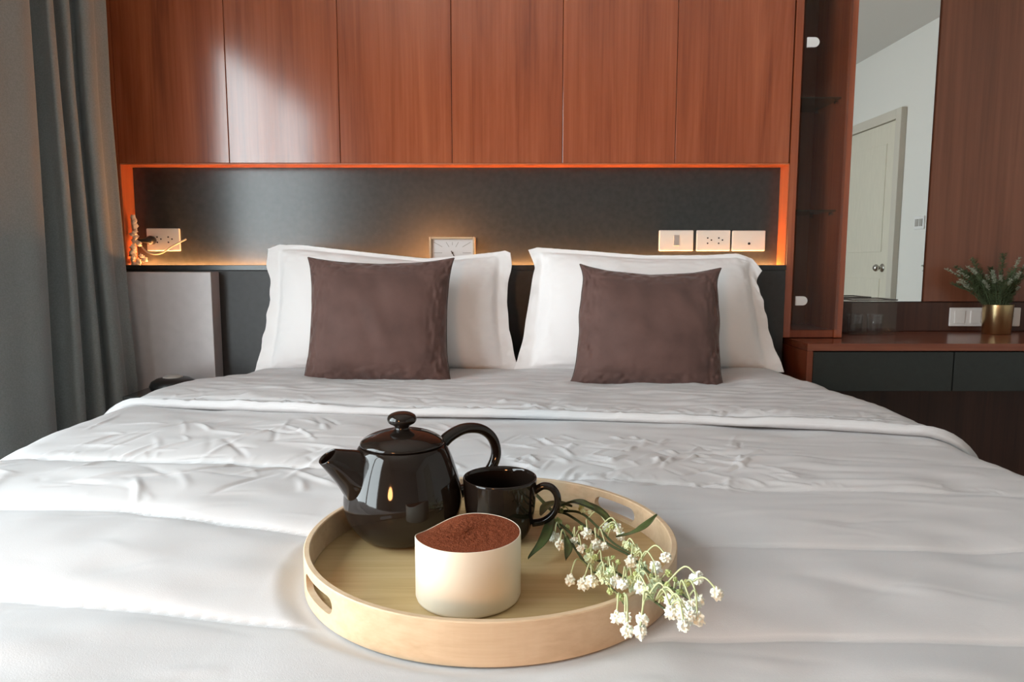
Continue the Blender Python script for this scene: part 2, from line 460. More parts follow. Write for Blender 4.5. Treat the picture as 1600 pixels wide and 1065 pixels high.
# ------------------------------------------------------------------ wall plates
def plate(name, x0, x1, y, z0, z1, label, cat, mat=None, kind='socket', group=None):
    t = thing(name, ((x0 + x1) / 2, y, z0), label, cat, group)
    box('face_plate', x0, x1, y - 0.009, y - 0.0005, z0, z1, mat or M['plate'], t, 0.003, 3)
    cx, cz, yf = (x0 + x1) / 2, (z0 + z1) / 2, y - 0.0095
    if kind == 'socket':
        for ox in (-0.019, 0.017):
            for dx, dz in ((0, 0.0085), (0, -0.0085), (0.012, 0.002)):
                cyl('pin_hole', (cx + ox + dx, yf + 0.0003, cz + dz), (0, 1, 0), 0.0026, 0.002, M['black'], t, 10)
    elif kind == 'switch':
        box('rocker', cx - 0.009, cx + 0.009, yf - 0.003, yf + 0.001, cz - 0.016, cz + 0.018, M['grey_plastic'], t, 0.001)
    elif kind == 'jack':
        cyl('jack_hole', (cx + 0.001, yf + 0.0003, cz - 0.009), (0, 1, 0), 0.0042, 0.002, M['black'], t, 12)
    elif kind == 'double':
        for ox in (-0.028, 0.028):
            box('rocker', cx + ox - 0.018, cx + ox + 0.018, yf - 0.003, yf + 0.001, cz - 0.022, cz + 0.022, M['white_plastic'], t, 0.001)
    return t

plate('wall_socket', -1.188, -1.080, NYB, 1.013, 1.086, 'cream double socket in the niche with a black plug in it', 'socket')
plate('light_switch', 0.478, 0.590, NYB, 1.013, 1.080, 'cream switch plate with one grey rocker, in the lit niche', 'switch', kind='switch')
plate('wall_socket', 0.600, 0.710, NYB, 1.013, 1.080, 'empty cream double socket between two plates in the lit niche', 'socket')
plate('antenna_outlet', 0.716, 0.824, NYB, 1.013, 1.079, 'cream outlet plate with one round jack, rightmost in the lit niche', 'outlet', kind='jack')
plate('wall_socket', 1.541, 1.664, 2.480, 0.752, 0.818, 'white wall plate above the desk, left of the brass pot', 'socket', M['white_plastic'], 'double')
plate('wall_socket', 1.674, 1.790, 2.480, 0.752, 0.818, 'white wall plate above the desk, half hidden behind the brass pot', 'socket', M['white_plastic'], 'socket')
# switch by the door, on the right wall (seen in the mirror)
sw = thing('light_switch', (XR, 0.05, 1.19), 'small grey-white switch plate beside the door, seen in the mirror', 'switch')
box('face_plate', XR - 0.009, XR - 0.0005, -0.01, 0.11, 1.20, 1.29, M['white_plastic'], sw, 0.003)
for y in (0.025, 0.075):
    box('rocker', XR - 0.013, XR - 0.008, y - 0.018, y + 0.018, 1.22, 1.27, M['grey_plastic'], sw, 0.001)

# plug and cable
pc = thing('charger_cable', (-1.165, 2.29, 1.045), 'black plug with a looping pale cable in the niche socket', 'cable')
pl = spline([(-1.166, 2.309, 1.047, .012), (-1.166, 2.300, 1.047, .0145), (-1.166, 2.288, 1.047, .0145), (-1.169, 2.281, 1.047, .0105), (-1.180, 2.278, 1.046, .007), (-1.195, 2.277, 1.046, .0055)], 4)
tube('plug', pl, [p[3] for p in pl], M['black'], pc, 12)
tube('cord', spline([(-1.193, 2.277, 1.045), (-1.190, 2.28, 1.028), (-1.175, 2.283, 1.010), (-1.150, 2.285, 1.003), (-1.125, 2.285, 1.008), (-1.095, 2.288, 1.028), (-1.052, 2.296, 1.051)], 6), 0.0026, M['cable'], pc, 8)

# ------------------------------------------------------------------ clock on the niche ledge
ck = thing('table_clock', (-0.191, 2.28, NZ0 - 0.0118), 'small rectangular clock with pale wood frame on the niche ledge', 'clock')
cx0, cx1, cz0, cz1, cyf = -0.264, -0.118, NZ0 - 0.0115, 1.057, 2.262
box('case', cx0 + 0.004, cx1 - 0.004, cyf + 0.014, cyf + 0.034, cz0 + 0.004, cz1 - 0.004, M['clock_frame'], ck, 0.001)
t_ = 0.007
box('frame', cx0, cx0 + t_, cyf, cyf + 0.034, cz0, cz1, M['clock_frame'], ck)
box('frame', cx1 - t_, cx1, cyf, cyf + 0.034, cz0, cz1, M['clock_frame'], ck)
box('frame', cx0 + t_, cx1 - t_, cyf, cyf + 0.034, cz1 - t_, cz1, M['clock_frame'], ck)
box('frame', cx0 + t_, cx1 - t_, cyf, cyf + 0.034, cz0, cz0 + t_, M['clock_frame'], ck)
fy = cyf + 0.013
dial = box('dial', cx0 + t_, cx1 - t_, fy, fy + 0.002, cz0 + t_, cz1 - t_, M['clock_face'], ck, 0)
ccx, ccz = (cx0 + cx1) / 2, (cz0 + cz1) / 2
def bar(name, x0, z0, x1, z1, w, y, mat, parent):
    d = Vector((x1 - x0, 0, z1 - z0)); n = Vector((-d.z, 0, d.x)).normalized() * w / 2
    v = []
    for yy in (y - 0.0008, y):
        for p, s in (((x0, z0), -1), ((x1, z1), -1), ((x1, z1), 1), ((x0, z0), 1)):
            v.append((p[0] + s * n.x, yy, p[1] + s * n.z))
    return mesh(name, v, [(0, 1, 2, 3), (7, 6, 5, 4), (0, 4, 5, 1), (1, 5, 6, 2), (2, 6, 7, 3), (3, 7, 4, 0)], mat, parent)
for k in range(12):
    a = math.radians(30 * k)
    sx, sz = math.sin(a), math.cos(a)
    m = min(0.060 / max(abs(sx), 1e-3), 0.034 / max(abs(sz), 1e-3))
    if k % 3 == 0 and k % 6 == 0: inner = m * 0.72
    else: inner = m * 0.55
    bar('hour_mark', ccx + sx * inner, ccz + sz * inner, ccx + sx * m, ccz + sz * m, 0.0016, fy - 0.0004, M['grey_plastic'], dial)
bar('hand', ccx, ccz, ccx + 0.010, ccz - 0.020, 0.003, fy - 0.0015, M['black'], ck)
bar('hand', ccx, ccz, ccx - 0.004, ccz + 0.006, 0.003, fy - 0.0015, M['black'], ck)
cyl('hand_hub', (ccx, fy - 0.002, ccz), (0, 1, 0), 0.003, 0.002, M['black'], ck, 12)

# ------------------------------------------------------------------ dried flowers at the end of the niche
random.seed(11)
df = thing('dried_flower_bunch', (-1.205, 2.275, NZ0 - 0.0118), 'cream dried flowers in the lit niche beside the curtain', 'flowers')
tube('stem', spline([(-1.204, 2.272, NZ0 - 0.011), (-1.207, 2.272, 1.03), (-1.212, 2.27, 1.11)], 5), [0.0022] * 11, M['dried'], df, 6)
bm = bmesh.new()
bmesh.ops.create_icosphere(bm, subdivisions=2, radius=1)
for v in bm.verts:
    v.co *= 1 + 0.28 * math.sin(5 * math.atan2(v.co.y, v.co.x)) * (1 - abs(v.co.z))
    v.co.z *= 0.7
petal_me = bpy.data.meshes.new('blossom'); bm.to_mesh(petal_me); bm.free(); petal_me.materials.append(M['dried'])
petal_me.polygons.foreach_set('use_smooth', [True] * len(petal_me.polygons))
for k in range(34):
    z = NZ0 + 0.000 + 0.150 * (k / 33) ** 1.25
    w = 0.022 * (1 - (k / 33)) + 0.003
    o = link('blossom', petal_me, None, df)
    o.location = (min(-1.183, max(-1.211, -1.203 + random.uniform(-0.6, 1.0) * w)), 2.264 + random.uniform(-0.5, 0.8) * w, z)
    o.scale = [random.uniform(0.006, 0.0105)] * 3
    o.rotation_euler = (random.uniform(0, 3), random.uniform(0, 3), random.uniform(0, 3))

# ------------------------------------------------------------------ bedside cabinet with its pale panel
ns = thing('nightstand', (-1.07, 2.0, 0), 'charcoal nightstand tucked between bed and curtain', 'nightstand')
box('body', -1.08, -0.93, 1.94, 2.150, 0.003, 0.585, M['charcoal_matt'], ns, 0.002)
box('table_top', -1.085, -0.925, 1.93, 2.150, 0.586, 0.606, M['charcoal'], ns, 0.002)
tag(box('pale_panel', -1.190, -0.924, 2.168, 2.230, 0.11, 0.947, M['lilac'], None, 0.002), 'pale grey satin panel standing proud of the headboard behind the nightstand', 'panel')
bd = thing('dome_speaker', (-0.965, 2.02, 0.606), 'black domed gadget lying on the nightstand', 'speaker')
lathe('body', [(0, 0), (0.048, 0), (0.060, 0.006), (0.064, 0.016), (0.058, 0.028), (0.044, 0.036), (0.030, 0.039), (0, 0.040)], M['black'], bd, (-0.985, 2.02, 0.6065), 40)
lathe('cap', [(0, 0.046), (0.018, 0.045), (0.026, 0.041), (0.028, 0.037), (0, 0.037)], M['grey_plastic'], bd, (-0.985, 2.02, 0.6065), 32)

# ------------------------------------------------------------------ curtain
cv = thing('curtain', (-1.25, 1.85, 0.0), 'dark grey curtain gathered in vertical folds beside the window', 'curtain')
plan = [(-1.350, 1.22), (-1.310, 1.30), (-1.262, 1.37), (-1.268, 1.44), (-1.310, 1.50), (-1.300, 1.57), (-1.250, 1.62), (-1.222, 1.67), (-1.212, 1.74), (-1.196, 1.80),
        (-1.215, 1.85), (-1.262, 1.885), (-1.270, 1.900), (-1.225, 1.905), (-1.190, 1.895), (-1.192, 1.925), (-1.236, 1.962), (-1.228, 1.978), (-1.190, 1.968), (-1.182, 1.985),
        (-1.214, 2.022), (-1.204, 2.035), (-1.168, 2.008), (-1.152, 2.022), (-1.156, 2.050), (-1.172, 2.075), (-1.168, 2.098), (-1.160, 2.115), (-1.185, 2.135), (-1.220, 2.142)]
pp = spline(plan, 7)
nz = 60
verts = []; faces = []
mx = sum(p[0] for p in pp) / len(pp)
for j in range(nz + 1):
    z = 0.015 + (2.53 - 0.015) * j / nz
    g = max(0, (1.45 - z) / 1.45)
    for i, p in enumerate(pp):
        s = i / (len(pp) - 1)
        amp = 0.86 + 0.22 * g
        wob = 0.006 * math.sin(3.1 * z + 9 * s) * (1 - 0.3 * s) + 0.004 * math.sin(7.3 * z + 21 * s) * max(0, 0.4 - s) * 3
        xx = mx + (p[0] - mx) * amp + wob + 0.050 * g * s ** 2
        yy = p[1] - 0.012 * g * (1 - s)
        verts.append((max(xx, XL + 0.012), yy, z))
W = len(pp)
for j in range(nz):
    for i in range(W - 1):
        faces.append((j * W + i, j * W + i + 1, (j + 1) * W + i + 1, (j + 1) * W + i))
co = mesh('drape', verts, faces, M['curtain'], cv, True)
sd = co.modifiers.new('thick', 'SOLIDIFY'); sd.thickness = 0.003
box('curtain_track', -1.30, -1.26, -1.4, 2.24, 2.53, 2.56, M['alu'], cv)

# ------------------------------------------------------------------ bed
bed = thing('bed', (-0.03, 1.2, 0), 'double bed with white mattress under the duvet', 'bed')
box('bed_base', -0.84, 0.78, 0.24, 2.232, 0.03, 0.33, M['charcoal_matt'], bed, 0.008)
box('mattress', -0.85, 0.79, 0.24, 2.230, 0.331, 0.618, M['cotton'], bed, 0.04, 5)

TZ = 0.650
def interp(pts):
    xs_ = [p[0] for p in pts]; ys_ = [p[1] for p in pts]
    return lambda x: np.interp(x, xs_, ys_)
S2 = interp([(-1, .705), (-.68, .685), (-.5, .657), (-.332, .631), (-.146, .590), (.0, .580), (.178, .58), (.44, .575), (1, .57)])
S1 = interp([(-1, .92), (-.676, .899), (-.5, .887), (-.245, .815), (-.1, .79), (.207, .782), (.585, .773), (1, .768)])
S3 = interp([(-1, 1.15), (-.5, 1.12), (0, 1.055), (.1, 1.037), (.37, .992), (.713, .95), (1, .93)])
S4 = interp([(-1, 1.60), (1, 1.33)])
S0 = interp([(-1, .40), (1, .37)])
EDGE = interp([(-1, 1.545), (-.8, 1.52), (-.648, 1.491), (-.402, 1.447), (0, 1.429), (.382, 1.372), (.612, 1.319), (.779, 1.27), (1, 1.23)])
TRAY = (-0.022, 0.735, 0.196)

def smooth01(t):
    t = np.clip(t, 0, 1); return t * t * (3 - 2 * t)

rs = np.random.RandomState(5)
RIDGES = []
def ridge(x, y, ang, ln, w, h):
    RIDGES.append((x, y, math.cos(ang), math.sin(ang), ln, w, h))
for k in range(120):    # creased band in the left middle of the duvet
    ridge(rs.uniform(-.80, -.02), rs.uniform(.93, 1.38), rs.choice([rs.uniform(-.5, .5), rs.uniform(.6, 1.4), rs.uniform(-1.5, -.6)]), rs.uniform(.02, .085), rs.uniform(.0030, .0065), rs.choice([1, 1, -1]) * rs.uniform(.0010, .0036))
for k in range(110):    # shard creases right of the teapot
    ridge(rs.uniform(-.02, .42), rs.uniform(1.0, 1.28), rs.choice([rs.uniform(.4, 1.3), rs.uniform(-1.3, -.4)]), rs.uniform(.012, .05), rs.uniform(.0027, .005), rs.choice([1, 1, -1]) * rs.uniform(.0010, .0034))
for k in range(60):     # long shallow folds at the right
    ridge(rs.uniform(.3, .78), rs.uniform(.9, 1.30), rs.uniform(-.35, .1), rs.uniform(.04, .14), rs.uniform(.006, .012), rs.choice([1, -1]) * rs.uniform(.0006, .0020))
for k in range(70):     # foreground, soft
    ridge(rs.uniform(-.6, .6), rs.uniform(.5, .95), rs.uniform(-.5, .7), rs.uniform(.02, .09), rs.uniform(.004, .010), rs.choice([1, -1]) * rs.uniform(.0003, .0012))
for S, n, a in ((S3, 90, .0014), (S1, 50, .0005), (S2, 36, .0004)):   # puckers across the quilting seams
    for k in range(n):
        x = rs.uniform(-.8, .75)
        ridge(x, S(x) + rs.uniform(-.004, .022), rs.uniform(.9, 2.2), rs.uniform(.006, .018), rs.uniform(.002, .004), rs.uniform(.3, 1) * a)
N_MAIN = len(RIDGES)
for k in range(260):    # crumpled hem of the folded-back cuff
    x = rs.uniform(-.80, .78)
    ridge(x, EDGE(x) + abs(rs.normal(.0, .045)) + .008, rs.choice([rs.uniform(.3, 1.3), rs.uniform(-1.3, -.3)]), rs.uniform(.008, .035), rs.uniform(.003, .007), rs.choice([1, 1, -1]) * rs.uniform(.001, .0034))
for k in range(120):    # long cross folds over the cuff
    ridge(rs.uniform(-.75, .75), rs.uniform(1.48, 1.92), rs.uniform(-.28, .22), rs.uniform(.04, .16), rs.uniform(.005, .011), rs.choice([1, -1]) * rs.uniform(.0008, .0028))

def add_ridges(X, Y, Zr, ridges):
    ymin = Y[:, 0]
    for (x, y, c, s, ln, w, h) in ridges:
        R = ln + 3 * w
        j0 = np.searchsorted(ymin, y - R); j1 = np.searchsorted(ymin, y + R)
        if j1 <= j0: continue
        row = X[(j0 + j1) // 2]
        i0 = np.searchsorted(row, x - R); i1 = np.searchsorted(row, x + R)
        if i1 <= i0: continue
        dx = X[j0:j1, i0:i1] - x; dy = Y[j0:j1, i0:i1] - y
        u = dx * c + dy * s; v = -dx * s + dy * c
        v = v + 0.07 * u * u / max(ln, 1e-3)
        Zr[j0:j1, i0:i1] += h * np.exp(-(v / w) ** 2) * np.clip(1 - (u / ln) ** 2, 0, 1) * (1 + .5 * u / ln)

def puffs(X, Y):
    A = np.interp(X, [-.9, -.45, -.25, .1, .9], [.025, .021, .012, .0095, .0085])
    seams = [S0(X), S2(X), S1(X), S3(X), S4(X), S4(X) + .35]
    Z = np.zeros_like(X)
    for k in range(5):
        a, b = seams[k], seams[k + 1]
        t = np.clip((Y - a) / (b - a), 0, 1)
        ins = (Y >= a) & (Y < b)
        p = t ** .30 * (1 - t) ** .55 * 1.75
        amp = A
        if k == 3: amp = A * .85
        if k == 2: amp = A * np.interp(X, [-.9, -.1, .1, .9], [1.0, .9, .9, .9])
        Z = np.where(ins, amp * np.minimum(p, 1.2), Z)
    # the seam behind the teapot fades out to the left, replaced by soft swell
    return Z

def top_height(X, Y):
    Z = puffs(X, Y)
    Z += .0045 * vnoise(X, Y, 3, 6.0) + .002 * vnoise(X, Y * 1.6, 4, 17.0)
    R = np.zeros_like(X)
    add_ridges(X, Y, R, RIDGES[:N_MAIN])
    Z += R
    d = np.hypot(X - TRAY[0], Y - TRAY[1])
    k = smooth01((d - TRAY[2] - .001) / .030)
    Z = Z * k
    return Z

def section(xl, xr, ncol, zdrop, r, na=10, nsd=14):
    """base cross-section for one row: arrays x, z, nx, nz and a top weight"""
    pts = []
    zt = TZ
    for k in range(nsd):
        t = k / nsd
        pts.append((xl - r, zdrop + (zt - r - zdrop) * t, -1, 0, 0))
    for k in range(na):
        a = math.pi - (math.pi / 2) * k / na
        pts.append((xl + r * math.cos(a), zt - r + r * math.sin(a), math.cos(a), math.sin(a), math.sin(a) ** 2))
    for k in range(ncol + 1):
        pts.append((xl + (xr - xl) * k / ncol, zt, 0, 1, 1))
    for k in range(1, na + 1):
        a = math.pi / 2 - (math.pi / 2) * k / na
        pts.append((xr + r * math.cos(a), zt - r + r * math.sin(a), math.cos(a), math.sin(a), math.sin(a) ** 2))
    for k in range(1, nsd + 1):
        t = 1 - k / nsd
        pts.append((xr + r, zdrop + (zt - r - zdrop) * t, 1, 0, 0))
    return np.array(pts)

XLc = interp([(.1, -.815), (1.55, -.82), (1.75, -.79), (1.95, -.715), (2.1, -.69)])
XRc = interp([(.1, .752), (1.5, .760), (1.9, .735), (2.1, .715)])

def grid_mesh(name, P, mat, parent=None):
    nr, nc, _ = P.shape
    me = bpy.data.meshes.new(name)
    me.vertices.add(nr * nc)
    me.vertices.foreach_set('co', P.reshape(-1).astype(np.float32))
    idx = np.arange(nr * nc).reshape(nr, nc)
    q = np.stack([idx[:-1, :-1], idx[:-1, 1:], idx[1:, 1:], idx[1:, :-1]], -1).reshape(-1, 4)
    me.loops.add(q.size); me.polygons.add(len(q))
    me.loops.foreach_set('vertex_index', q.reshape(-1))
    me.polygons.foreach_set('loop_start', np.arange(len(q)) * 4)
    me.polygons.foreach_set('loop_total', np.full(len(q), 4))
    me.update(calc_edges=True); me.validate()
    return link(name, me, mat, parent, True)

def cloth(name, ys, offs, fn, ncol, mat, parent=None, zdrop=0.22, r=0.09):
    rows = []
    for y, o in zip(ys, offs):
        rows.append(section(float(XLc(y)), float(XRc(y)), ncol, zdrop, r))
    B = np.stack(rows)                       # rows, cols, 5
    X = B[:, :, 0]; Y = np.repeat(np.array(ys)[:, None], X.shape[1], 1)
    Hh = fn(X, Y) * B[:, :, 4] + np.array(offs)[:, None]
    # gentle hang folds on the sides
    side = 1 - B[:, :, 4]
    Hh = Hh + side * (.010 * np.sin(Y * 17) + .006 * np.sin(Y * 41 + 1)) * np.clip((TZ - B[:, :, 1]) / .3, 0, 1)
    P = np.stack([X + B[:, :, 2] * Hh, Y, B[:, :, 1] + B[:, :, 3] * Hh], -1)
    return P

ys = list(np.arange(.20, 2.02, .0036))
P = cloth('duvet', ys, [0.0] * len(ys), top_height, 455, M['cotton'])
# the foot end drops down behind the bed base
drop = []
y0 = ys[0]
for k in range(10, 0, -1):
    a = (math.pi / 2) * min(k, 5) / 5
    row = P[0].copy()
    row[:, 1] = y0 - .07 * math.sin(a)
    zz = TZ - .07 * (1 - math.cos(a)) - (0 if k <= 5 else (k - 5) * .06)
    row[:, 2] = np.minimum(row[:, 2], zz)
    drop.append(row)
P = np.concatenate([np.stack(drop), P])
dv = grid_mesh('duvet', P, M['cotton'])
tag(dv, 'rumpled white quilted duvet spread across the bed', 'duvet')

# folded-back cuff: a second layer with a rolled hem
def cuff_grid():
    vs_ = np.concatenate([np.zeros(1), np.linspace(0, 1, 150)])
    ncol = 330
    rows = []
    hem = 9
    V = []
    for k in range(hem): V.append((0.0, k / hem))
    for t in np.linspace(0, 1, 165): V.append((t, 1.0))
    base = None
    sec0 = section(float(XLc(1.4)), float(XRc(1.4)), ncol, 0.24, .09)
    Xc = sec0[:, 0]
    e = EDGE(np.clip(Xc, -.9, .85))
    out_x, out_y, out_z, out_nx, out_w, bz, off = [], [], [], [], [], [], []
    P = np.zeros((len(V), len(Xc), 3))
    XX = np.zeros((len(V), len(Xc))); YY = np.zeros_like(XX); OF = np.zeros_like(XX); BZ = np.zeros_like(XX); NX = np.zeros_like(XX); NZ = np.zeros_like(XX); WT = np.zeros_like(XX)
    for j, (t, hgt) in enumerate(V):
        yrow = e + (2.03 - e) * t ** 1.15
        a = hgt * math.pi / 2
        yrow = yrow - (.010 * math.cos(a) * 0 if hgt >= 1 else 0)
        if hgt < 1: yrow = e + .016 - .020 * math.sin(math.pi * hgt * .78)
        elif t == 0: yrow = e
        xl = XLc(yrow); xr = XRc(yrow)
        # rebuild each column of the section at its own row
        for_x = np.where(sec0[:, 4] >= 1, xl + (xr - xl) * (sec0[:, 0] - float(XLc(1.4))) / (float(XRc(1.4)) - float(XLc(1.4))), sec0[:, 0] + np.where(sec0[:, 0] < 0, xl - float(XLc(1.4)), xr - float(XRc(1.4))))
        XX[j] = for_x; YY[j] = yrow; BZ[j] = sec0[:, 1]; NX[j] = sec0[:, 2]; NZ[j] = sec0[:, 3]; WT[j] = sec0[:, 4]
        if hgt < 1: OF[j] = .003 + .017 * (1 - math.cos(math.pi * hgt * .9)) / 1.95
        else: OF[j] = .020 + .005 * np.exp(-(t / .06) ** 2)
    # underlying duvet height plus the layer
    U = puffs(XX, YY) * .6
    R = np.zeros_like(XX)
    top = np.argsort(np.arange(len(V)))
    # ridges: local search needs regular rows, do it directly
    for (x, y, c, s, ln, w, h) in RIDGES[N_MAIN:]:
        i0, i1 = np.searchsorted(XX[80], [x - ln - 3 * w, x + ln + 3 * w])
        if i1 <= i0: continue
        dx = XX[:, i0:i1] - x; dy = YY[:, i0:i1] - y
        u = dx * c + dy * s; v = -dx * s + dy * c
        R[:, i0:i1] += h * np.exp(-(v / w) ** 2) * np.clip(1 - (u / ln) ** 2, 0, 1)
    hw = np.array([v[1] for v in V])[:, None]
    N = .004 * vnoise(XX, YY * 1.5, 21, 9) + .002 * vnoise(XX, YY * 2, 22, 24)
    # a soft piping bead just behind the hem
    seam = -.004 * np.exp(-((YY - EDGE(np.clip(XX, -.9, .85)) - .045) / .005) ** 2)
    Hh = (U + (R + N + seam) * hw) * WT + OF
    P[:, :, 0] = XX + NX * Hh; P[:, :, 1] = YY; P[:, :, 2] = BZ + NZ * Hh
    return P
cf = grid_mesh('folded_cuff', cuff_grid(), M['cotton'], dv)
cf['label'] = 'folded-back top hem of the duvet'

# ------------------------------------------------------------------ pillows and cushions
def cushion(name, w, h, T, mat, loc, rot, label, cat, group, seed, pinch=.05, flange=0.0, top=None, side=None, sag=0.0, wr=.004, nu=90, nv=70, squash=0.55, piping=None, power=.5, ears=0.0):
    rs = np.random.RandomState(seed)
    u = np.linspace(-1, 1, nu); v = np.linspace(-1, 1, nv)
    # denser towards the rim
    u = np.sign(u) * (1 - (1 - np.abs(u)) ** 1.5); v = np.sign(v) * (1 - (1 - np.abs(v)) ** 1.5)
    U, V = np.meshgrid(u, v)
    fu = 1 - flange * 2 / w
    cu = np.clip(U / fu, -1, 1); cvv = np.clip(V / (1 - flange * .3 * 2 / h) if flange else V, -1, 1)
    th = T * (np.clip(1 - np.abs(cu) ** 2.4, 0, 1) ** power) * (np.clip(1 - np.abs(cvv) ** 2.2, 0, 1) ** power)
    th = th * (1 - sag * V)
    X = U * w / 2 * (1 - pinch * (1 - V ** 2) * np.abs(U) ** 3)
    Z = V * h / 2 * (1 - pinch * (1 - U ** 2) * np.abs(V) ** 3)
    if ears:
        ek = (np.abs(U) ** 7) * (np.abs(V) ** 7)
        X = X + ears * np.sign(U) * ek; Z = Z + ears * .5 * np.sign(V) * np.where(V > 0, 1, .3) * ek
    if side is not None:
        X = X + side(U, V)
    if top is not None:
        Z = Z + top(U) * np.clip((V + .2) / 1.2, 0, 1)
    edge = np.maximum(np.abs(U), np.abs(V))
    # radial gathers near the rim
    tang = np.where(np.abs(U) > np.abs(V), V * h, U * w)
    g = np.exp(-((1 - edge) / .22) ** 2)
    wrk = wr * g * (vnoise(tang * 1.0 + 3, edge * .6, seed + 2, 38) + .6 * vnoise(tang + 9, edge * .4, seed + 3, 80))
    big = wr * .9 * vnoise(X + 5, Z + 5, seed + 4, 9) + wr * .5 * vnoise(X + .4 * Z, Z * .4, seed + 5, 30)
    inner = np.clip(th / max(T, 1e-6), 0, 1) ** .5
    fr_ = -(th / 2 + (wrk * np.clip(inner + .25, 0, 1) + big * inner))
    bk = th / 2 * squash + .0015
    wave = 0
    if flange:
        wave = .006 * np.clip((np.abs(U) - fu + .05) / (1 - fu + .05), 0, 1) * np.sin(V * 5 + seed) + .004 * np.clip((np.abs(U) - fu) / (1 - fu), 0, 1) * np.sin(V * 17 + 2 * seed)
        ridge_ = -.003 * np.exp(-((np.abs(U) - fu) / .012) ** 2)
        fr_ = fr_ - ridge_ * 0 - .0015
        fr_ = fr_ + wave; bk = bk + wave
    else:
        fr_ = fr_ - .0015
    # edge wobble of the outline
    X = X + .004 * np.sign(U) * np.abs(U) ** 6 * vnoise(V * 1.0 + 2, V * 0 + seed, seed + 7, 3.2) * (1.5 if flange else 1)
    nfr = np.stack([X, fr_, Z], -1).reshape(-1, 3); nbk = np.stack([X, bk, Z], -1).reshape(-1, 3)
    idx = np.arange(nu * nv).reshape(nv, nu)
    f1 = np.stack([idx[:-1, :-1], idx[:-1, 1:], idx[1:, 1:], idx[1:, :-1]], -1).reshape(-1, 4)
    o2 = nu * nv
    f2 = f1[:, ::-1] + o2
    rim = list(idx[0, :]) + list(idx[1:, -1]) + list(idx[-1, -2::-1]) + list(idx[-2:0:-1, 0])
    f3 = [(rim[k], rim[k] + o2, rim[(k + 1) % len(rim)] + o2, rim[(k + 1) % len(rim)]) for k in range(len(rim))]
    me = bpy.data.meshes.new(name)
    me.from_pydata(np.concatenate([nfr, nbk]).tolist(), [], [tuple(map(int, f)) for f in f1] + [tuple(map(int, f)) for f in f2] + [tuple(map(int, f)) for f in f3])
    me.update()
    o = link(name, me, mat, None, True)
    o.location = loc; o.rotation_euler = rot
    tag(o, label, cat, group)
    if piping is not None:
        ring = [tuple((nfr[i] + nbk[i]) / 2) for i in rim]
        ring.append(ring[0])
        pv, pf = tube_geo(ring, .0018, 6, cap=False)
        me2 = bpy.data.meshes.new('seam'); me2.from_pydata([tuple(p) for p in pv], [], pf); me2.update()
        me2.materials.append(piping)
        s = bpy.data.objects.new('seam', me2); COL.objects.link(s); s.parent = o
        me2.polygons.foreach_set('use_smooth', [True] * len(me2.polygons))
    return o

R_ = math.radians
cushion('pillow', .755, .365, .15, M['pillow'], (-.367, 2.080, .832), (R_(-15), 0, 0), 'white pillow behind the brown cushion on the clock side, nearer the curtain', 'pillow', 'white pillows against the headboard', 31, pinch=.02, flange=.045,
        top=lambda U: np.interp(U, [-1, -.9, -.7, -.3, .3, .7, .95, 1], [.006, .022, .022, .006, -.018, -.006, .002, -.006]),
        side=lambda U, V: np.where(U < 0, -1, 1) * np.abs(U) ** 4 * np.interp(V, [-1, -.8, -.3, .2, .7, 1], [.012, .006, -.014, -.016, -.010, -.014]), sag=.25, wr=.0055)
cushion('pillow', .755, .365, .15, M['pillow'], (.398, 2.080, .834), (R_(-15), 0, 0), 'white pillow with drooping outer corner, nearer the glass cabinet', 'pillow', 'white pillows against the headboard', 47, pinch=.02, flange=.045,
        top=lambda U: np.interp(U, [-1, -.9, -.5, 0, .5, .75, .9, 1], [.004, .012, .004, -.010, -.010, -.006, -.022, -.060]),
        side=lambda U, V: np.where(U < 0, -1, 1) * np.abs(U) ** 4 * np.interp(V, [-1, -.8, -.3, .2, .7, 1], [.018, .008, -.006, -.022, -.040, -.026]), sag=.25, wr=.0055)
cushion('throw_cushion', .372, .342, .165, M['velvet'], (-.356, 1.880, .818), (R_(-17), R_(.5), R_(2)), 'brown velvet cushion leaning on the pillow nearer the curtain', 'cushion', 'brown velvet cushions', 8, pinch=.028, wr=.0065, sag=.18, squash=.4, piping=M['velvet_seam'], power=.6, ears=.010,
        top=lambda U: np.interp(U, [-1, -.6, 0, .6, 1], [.002, -.003, -.006, -.002, .004]))
cushion('throw_cushion', .378, .325, .165, M['velvet'], (.360, 1.843, .801), (R_(-18), R_(3.0), R_(-2)), 'brown velvet cushion leaning on the pillow nearer the glass cabinet', 'cushion', 'brown velvet cushions', 15, pinch=.022, wr=.0065, sag=.18, squash=.4, piping=M['velvet_seam'], power=.6, ears=.010,
        top=lambda U: np.interp(U, [-1, -.6, 0, .6, .9, 1], [.002, -.006, -.010, .000, .010, .012]),
        side=lambda U, V: np.where(U < 0, -1, 1) * np.abs(U) ** 4 * np.interp(V, [-1, -.9, -.6, 1], [.016, .004, 0, -.010]))

